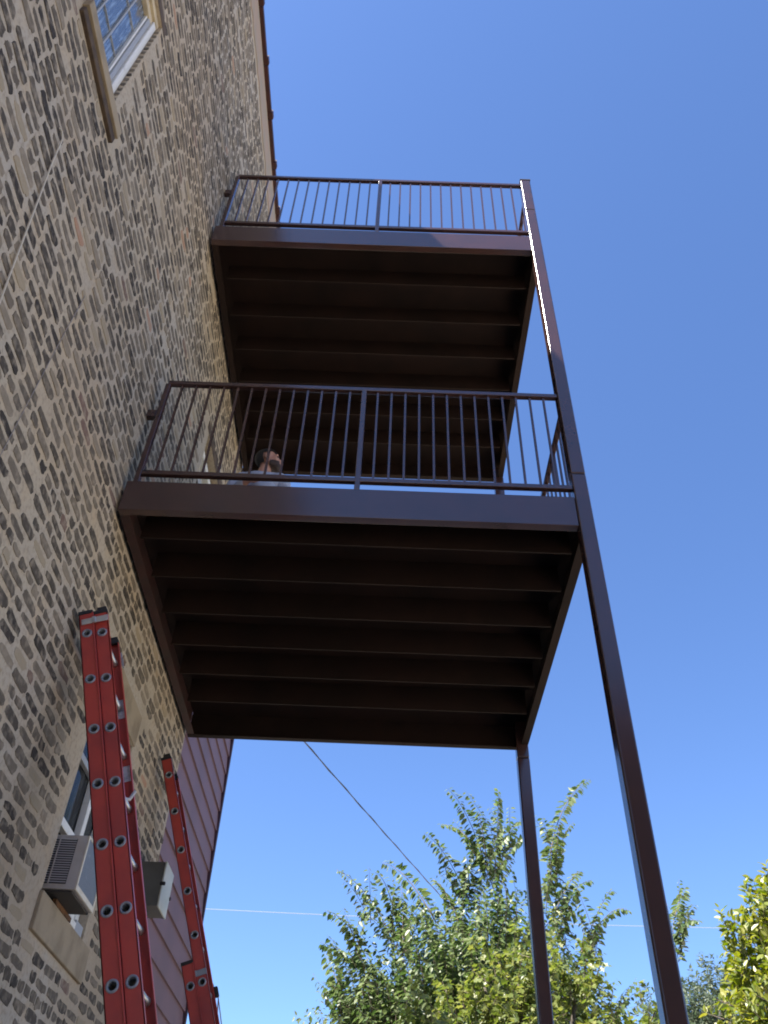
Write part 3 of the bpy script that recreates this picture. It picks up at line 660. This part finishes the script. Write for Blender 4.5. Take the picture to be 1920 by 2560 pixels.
def elm():
    rng = random.Random(11); leaves = []
    root = thing("elm_tree", "tall green tree with long arching leafy shoots behind the balcony posts", "tree")
    base = Vector((3.35, 14.0, 0)); fork = Vector((3.35, 14.0, 2.3))
    mb = MB(); mb.smooth = True; mb.tube([base, base+Vector((.03, 0, 1.1)), fork], [.2, .16, .14], 10); mb.build("trunk", M['bark'], root)
    twigs = MB(); twigs.smooth = True
    def shoot(pts, step=.036, size=.115, r0=.010):
        n = len(pts); twigs.tube(pts, [r0*(1-.8*i/(n-1)) for i in range(n)], 4)
        seg = [(pts[i+1]-pts[i]).length for i in range(n-1)]; tot = sum(seg); s = .04; side = 1; ph = rng.uniform(0, 6.28)
        while s < tot:
            a = s; i = 0
            while i < n-2 and a > seg[i]: a -= seg[i]; i += 1
            t = (pts[i+1]-pts[i]).normalized(); p = pts[i]+t*a
            sd = t.cross(Z); sd = sd.normalized() if sd.length > .1 else Vector((math.cos(ph), math.sin(ph), 0))
            sd = (sd*math.cos(ph*.3)+t.cross(sd)*math.sin(ph*.3)*.5).normalized()
            d = sd*side*rng.uniform(.7, 1.1)+t*rng.uniform(.1, .5)-Z*rng.uniform(.25, .9)+Vector((rng.gauss(0, .2), rng.gauss(0, .2), 0))
            upv = Z*rng.uniform(.5, 1)+Vector((rng.gauss(0, .35), rng.gauss(0, .35), 0))
            f = 1-.5*(s/tot)**3
            leaves.append(leaf_matrix(p+d.normalized()*.015, d, upv, size*f*rng.uniform(.75, 1.2))); s += step*rng.uniform(.7, 1.3); side = -side
    limbs = []
    for k in range(9):
        az = k*2.4+.4; rr = rng.uniform(.5, 1.6); e = fork+Vector((math.cos(az)*rr*1.15, math.sin(az)*rr*.8, rng.uniform(2.0, 3.3)))
        L = bez(fork+Vector((0, 0, -.2*rng.random())), fork+Vector((math.cos(az)*.25, math.sin(az)*.25, 1.1)), e, 7); limbs.append(L)
        mb = MB(); mb.smooth = True; mb.tube(L, [.07-.0085*i for i in range(8)], 7); mb.build("branch", M['bark'], root)
    for tip, mid, b in SHOOTS:
        tip, mid, b = Vector(tip), Vector(mid), Vector(b); q = min((p for L in limbs for p in L[2:]), key=lambda p: (p-b).length)
        low = b.x > 4.7
        if low: q = Vector((3.5, 14.0, 2.2+.1*(b.x-4.7)))
        ctrl = mid*2-(tip+b)/2
        shoot(bez(b, ctrl, tip, 8), .022, .158)
        shoot(bez(q, Vector((b.x-.3, b.y, b.z-1.7)) if low else (q+b)/2-Z*.15, b, 9 if low else 4), .03, .13, .022 if low else .014)
        for _ in range(4):   # side shoots fill the lower half
            s0 = b.lerp(mid, rng.random()); o = Vector((rng.gauss(0, .28), rng.gauss(0, .28), rng.uniform(.1, .5)))
            shoot(bez(s0-Z*.3, s0+o*.5, s0+o, 6), .032, .13, .006)
    # inner crown
    for k in range(1400):
        while True:
            a, b_, c = rng.uniform(-1, 1), rng.uniform(-1, 1), rng.uniform(-1, 1)
            if a*a+b_*b_+c*c < 1: break
        env = Vector((3.2+a*2.05, 14+b_*1.5, 4.05+c*2.35))
        if env.z > 6.0-0.75*abs(env.x-3.6): env.z -= 1.0
        out = Vector((env.x-3.35, env.y-14, 0)); out = out/max(out.length, .3)
        tipv = env+out*rng.uniform(.1, .55)+Z*rng.uniform(.25, .95)+Vector((rng.gauss(0, .15), rng.gauss(0, .15), 0))
        shoot(bez(env-Z*.15, env+Z*.4+out*.1, tipv, 5), .040, .135, .005)
    twigs.build("twigs", M['twig'], root, fix=False)["kind"] = "stuff"
    finish_tree(root, leaves, 'ovate', M['leaf_elm'], 300)
elm()
def bushy(name, label, base, h_trunk, blobs, n_clusters, per, size, kind, m, nsingle, seed, droop=.2, spread=.2, tr=.13):
    rng = random.Random(seed); leaves = []; root = thing(name, label, "tree"); base = Vector(base)
    top = base+Z*h_trunk
    mb = MB(); mb.smooth = True; mb.tube([base, base.lerp(top, .5)+Vector((.04, .02, 0)), top], [tr, tr*.8, tr*.62], 9); mb.build("trunk", M['bark'], root)
    for c, r in blobs:
        c = Vector(c); mb = MB(); mb.smooth = True; L = bez(top-Z*.2, top.lerp(c, .4)+Z*.2, c+Z*r[2]*.4, 6); mb.tube(L, [tr*.5*(1-.13*i) for i in range(7)], 6); mb.build("branch", M['bark'], root)
    vol = [r[0]*r[1]*r[2] for c, r in blobs]; T = MB(); T.smooth = True
    for k in range(n_clusters):
        c, r = rng.choices(blobs, vol)[0]
        d = Vector((rng.gauss(0, 1), rng.gauss(0, 1), rng.gauss(0, 1))).normalized(); rad = rng.random()**.38*(1+.22*math.sin(d.x*5+c[0]*3)*math.cos(d.z*6+d.y*4))
        p = Vector(c)+Vector((d.x*r[0], d.y*r[1], d.z*r[2]))*rad
        ax = (d+Z*rng.uniform(.3, 1.0)+Vector((rng.gauss(0, .3), rng.gauss(0, .3), rng.gauss(0, .3)))).normalized()
        L = spread*rng.uniform(.7, 1.4)
        T.tube([p-ax*L*.6, p+ax*L*.6], [.006, .002], 3, cap=False)
        for j in range(per):
            q = p+ax*L*rng.uniform(-.5, .7); az = rng.uniform(0, 6.28)
            s = ax.cross(Vector((math.cos(az), math.sin(az), .3))).normalized()
            dd = s+ax*rng.uniform(.1, .8)-Z*droop*rng.uniform(.3, 1.6)
            leaves.append(leaf_matrix(q+s*rng.uniform(.0, .05), dd, Z*.8+Vector((rng.gauss(0, .5), rng.gauss(0, .5), 0)), size*rng.uniform(.65, 1.25)))
    T.build("twigs", M['twig'], root, fix=False)["kind"] = "stuff"
    finish_tree(root, leaves, kind, m, nsingle)
bushy("maple_tree", "yellow green bushy tree low in front of the tall elm, between the posts", (3.6, 10.9, 0), 2.2,
      [((3.45, 10.9, 4.0), (.75, .7, .95)), ((3.75, 11.0, 4.75), (.36, .4, .62)), ((2.75, 10.8, 3.7), (.62, .6, .62)), ((4.5, 11.0, 3.75), (.72, .7, .72)), ((4.15, 10.8, 4.25), (.4, .4, .55)), ((3.05, 10.9, 4.2), (.28, .3, .4)), ((3.5, 10.7, 3.2), (1.2, .8, .7))],
      620, 13, .085, 'lobed', M['leaf_maple'], 300, 21, droop=.5, spread=.16)
bushy("golden_tree", "bright yellow leaved tree at the right edge", (7.4, 12.1, 0), 2.2,
      [((7.4, 12.0, 4.3), (1.25, 1.0, 1.0)), ((6.9, 12.0, 5.15), (.5, .6, .55)), ((7.4, 12.0, 5.5), (.75, .6, .7)), ((6.6, 11.9, 4.35), (.6, .5, .5)), ((7.3, 12, 3.4), (1.0, .9, .7))],
      900, 13, .118, 'ovate', M['leaf_gold'], 300, 33, droop=-.25, spread=.2)
bushy("distant_tree", "pale hazy grey green tree far behind, left of the golden one", (15.6, 41, 0), 6,
      [((15.2, 41, 10.2), (1.9, 1.6, 2.1)), ((17.0, 41, 10.9), (1.8, 1.5, 2.4)), ((14.2, 41, 8.6), (1.6, 1.5, 1.9)), ((18.6, 41.5, 9.5), (1.6, 1.5, 1.8)), ((16.0, 41, 7.8), (3.0, 1.8, 2.0))],
      2600, 13, .24, 'narrow', M['leaf_far'], 0, 44, droop=.1, spread=.5, tr=.3)

# ------------------------------------------------------------------ person on the lower deck
def person():
    fx, fy, fz = 0.60, 5.24, 5.4787
    root = thing("person", "person in a pale grey shirt standing on the lower deck, face turned right", "person")
    NU, NV = 16, 10
    sph = [(0, 0, -1)]+[(math.sin(math.pi*j/NV)*math.cos(2*math.pi*i/NU), math.sin(math.pi*j/NV)*math.sin(2*math.pi*i/NU), -math.cos(math.pi*j/NV)) for j in range(1, NV) for i in range(NU)]+[(0, 0, 1)]
    sph_f = [(0, 1+(i+1) % NU, 1+i) for i in range(NU)]+[(1+j*NU+i, 1+j*NU+(i+1) % NU, 1+(j+1)*NU+(i+1) % NU, 1+(j+1)*NU+i) for j in range(NV-2) for i in range(NU)]
    sph_f += [(1+(NV-2)*NU+i, 1+(NV-2)*NU+(i+1) % NU, 1+(NV-1)*NU) for i in range(NU)]
    sph = np.array(sph); BV = []; BF = []
    def ball(c, r, sc=(1, 1, 1), rot=None):
        v = sph*np.array(sc)*r
        if rot: v = v @ np.array(rot).T
        o_ = sum(len(q) for q in BV) if False else ball.n
        BV.append(v+np.array(c)); BF.extend([tuple(i+o_ for i in f) for f in sph_f]); ball.n += len(sph)
    ball.n = 0
    def limb(a, b, ra, rb, n=10):
        a, b = Vector(a), Vector(b)
        for i in range(n+1):
            t = i/n; ball(a.lerp(b, t), ra+(rb-ra)*t)
    # facing -y (towards the yard), local origin at the feet
    for s in (-1, 1):
        limb((s*.10, 0, .92), (s*.115, .0, .50), .092, .062); limb((s*.115, 0, .50), (s*.12, .03, .09), .060, .040)
        ball((s*.125, -.05, .045), .05, (.9, 2.3, .8)); ball((s*.12, .03, .07), .045)
    ball((0, 0, .95), .15, (1.12, .78, .8)); ball((0, 0, 1.08), .145, (1.05, .76, .9)); ball((0, .0, 1.22), .165, (1.05, .72, .9)); ball((0, .0, 1.34), .15, (1.15, .70, .72))
    limb((-.16, .01, 1.40), (.16, .01, 1.40), .062, .062, 8); ball((0, .01, 1.41), .09, (1.2, .8, .6))
    # arms: right arm (x-) bent with the hand at the chest, left arm hanging
    limb((-.20, .01, 1.385), (-.265, -.03, 1.13), .053, .042); limb((-.265, -.03, 1.13), (-.06, -.19, 1.20), .042, .029)
    limb((.20, .01, 1.385), (.25, .03, 1.12), .053, .042); limb((.25, .03, 1.12), (.265, -.06, .88), .042, .028)
    def hand(w, d, side, curl):
        w = Vector(w); d = Vector(d).normalized(); side = Vector(side).normalized(); nn = d.cross(side).normalized()
        for k in range(4): limb(w+side*(k-1.5)*.010, w+d*.085+side*(k-1.5)*.021, .014, .0115, 6)
        for k, L in enumerate((.070, .080, .075, .058)):
            p = w+d*.088+side*(k-1.5)*.021; a = p+d*L*.45+nn*L*.14*curl; b = a+d*L*.30+nn*L*.26*curl; c = b+d*L*.16+nn*L*.28*curl
            limb(p, a, .0098, .0092, 4); limb(a, b, .0092, .0086, 3); limb(b, c, .0086, .0076, 3)
        t0 = w+d*.025-side*.022; t1 = t0+d*.035-side*.028+nn*.01; t2 = t1+d*.032-side*.006+nn*.01
        limb(t0, t1, .014, .0115, 4); limb(t1, t2, .0112, .009, 4)
    hand((-.06, -.19, 1.20), (.95, -.1, .15), (0, .1, 1), .8); hand((.265, -.06, .88), (.05, -.15, -1), (.2, -1, 0), .7)
    # neck and head; the head faces +x, chin slightly up
    limb((.0, .015, 1.42), (.025, .01, 1.55), .062, .055, 6)
    hc = Vector((.045, .0, 1.64)); rot = Matrix.Rotation(R(-12), 3, 'Y')
    def hp(x, y, z): return hc+rot @ Vector((x, y, z))
    rq = rot
    ball(hp(-.015, 0, .035), .092, (1.05, .84, .95), rq); ball(hp(.02, 0, -.02), .075, (1.0, .86, 1.1), rq); ball(hp(.045, 0, -.065), .048, (1.0, 1.05, .85), rq)
    ball(hp(.075, 0, -.092), .024, (1, 1.1, .9), rq); limb(hp(-.01, .05, -.055), hp(.065, .02, -.095), .020, .018, 5); limb(hp(-.01, -.05, -.055), hp(.065, -.02, -.095), .020, .018, 5)
    limb(hp(.092, 0, .012), hp(.112, 0, -.024), .009, .013, 5); ball(hp(.103, .012, -.028), .009); ball(hp(.103, -.012, -.028), .009)
    limb(hp(.082, -.04, .028), hp(.082, .04, .028), .013, .013, 6); ball(hp(.094, 0, -.054), .012, (.8, 1.9, .6), rq); ball(hp(.090, 0, -.066), .012, (.8, 1.7, .6), rq)
    for s in (-1, 1):
        ball(hp(.06, s*.04, -.018), .026); ball(hp(-.018, s*.079, -.010), .03, (.62, .34, 1.0), rq); ball(hp(-.016, s*.084, -.032), .011)
    me = bpy.data.meshes.new("raw"); me.from_pydata([tuple(p) for p in np.concatenate(BV)], [], BF)
    o = bpy.data.objects.new("raw", me); COL.objects.link(o)
    md = o.modifiers.new("r", 'REMESH'); md.mode = 'VOXEL'; md.voxel_size = .0085; sm = o.modifiers.new("s", 'SMOOTH'); sm.factor = .5; sm.iterations = 5
    dg = bpy.context.evaluated_depsgraph_get(); body = bpy.data.meshes.new_from_object(o.evaluated_get(dg)); bpy.data.objects.remove(o)
    body.materials.clear(); body.materials.append(M['skin'])
    for p in body.polygons: p.use_smooth = True
    b = link("body", body, root); b.location = (fx, fy, fz)
    co = np.array([v.co[:] for v in body.vertices]); no = np.array([v.normal[:] for v in body.vertices])
    inv = rot.transposed()
    def shell(name, mt, pred, off):
        sel = {i for i in range(len(co)) if pred(co[i])}
        mp = {}; V = []; F = []
        for p in body.polygons:
            if all(i in sel for i in p.vertices):
                f = []
                for i in p.vertices:
                    if i not in mp:
                        mp[i] = len(V); k = off if not callable(off) else off(co[i]); V.append(co[i]+no[i]*k)
                    f.append(mp[i])
                F.append(f)
        m2 = bpy.data.meshes.new(name); m2.from_pydata([tuple(v) for v in V], [], F); m2.materials.append(mt)
        for p in m2.polygons: p.use_smooth = True
        q = link(name, m2, root); q.location = (fx, fy, fz); s = q.modifiers.new("th", 'SOLIDIFY'); s.thickness = .004; s.offset = 1
        return q
    def hloc(p): return inv @ (Vector(p)-hc)
    def isshirt(p):
        if p[2] > 1.50 or p[2] < .86: return False
        if p[2] > 1.44 and abs(p[0]-.01) < .075: return False
        if p[0] > .20 and p[2] < .93: return False
        if p[0] > -.09 and p[0] < .14 and p[1] < -.135: return False
        return True
    shell("shirt", M['shirt'], isshirt, lambda p: .012+.006*math.sin(p[2]*40+p[0]*14)*math.sin(p[0]*25+p[1]*11))
    shell("trousers", M['jeans'], lambda p: .10 < p[2] < .98 and abs(p[0]) < .215 and not (p[0] > .2 and p[2] < 1), .010)
    shell("boot", M['shoe'], lambda p: p[2] < .13, .007)
    def ishair(p):
        if p[2] < 1.55: return False
        h = hloc(p); 
        return (h.z > .062+.25*max(0, h.x-.05)) or (h.x < -.03 and h.z > -.05 and not (abs(h.y) > .076 and h.x > -.045)) or (h.z > .035 and h.x < .03)
    shell("hair", M['hair'], ishair, .012)
    def isbeard(p):
        if p[2] < 1.5: return False
        h = hloc(p); return h.z < -.045 and h.x > .0 and h.x < .2 and h.z > -.13 and not (h.x > .088 and -.072 < h.z < -.05 and abs(h.y) < .022) and h.x > .0+.4*max(0, -.09-h.z)
    shell("beard", M['beard'], isbeard, .004)
    for s in (-1, 1):
        e = MB(); bm2 = bmesh.new(); bmesh.ops.create_uvsphere(bm2, u_segments=10, v_segments=8, radius=.010); m3 = bpy.data.meshes.new("eye"); bm2.to_mesh(m3); bm2.free(); m3.materials.append(M['eye'])
        q = link("eye", m3, root); q.location = Vector((fx, fy, fz))+hp(.082, s*.033, .008)
person()
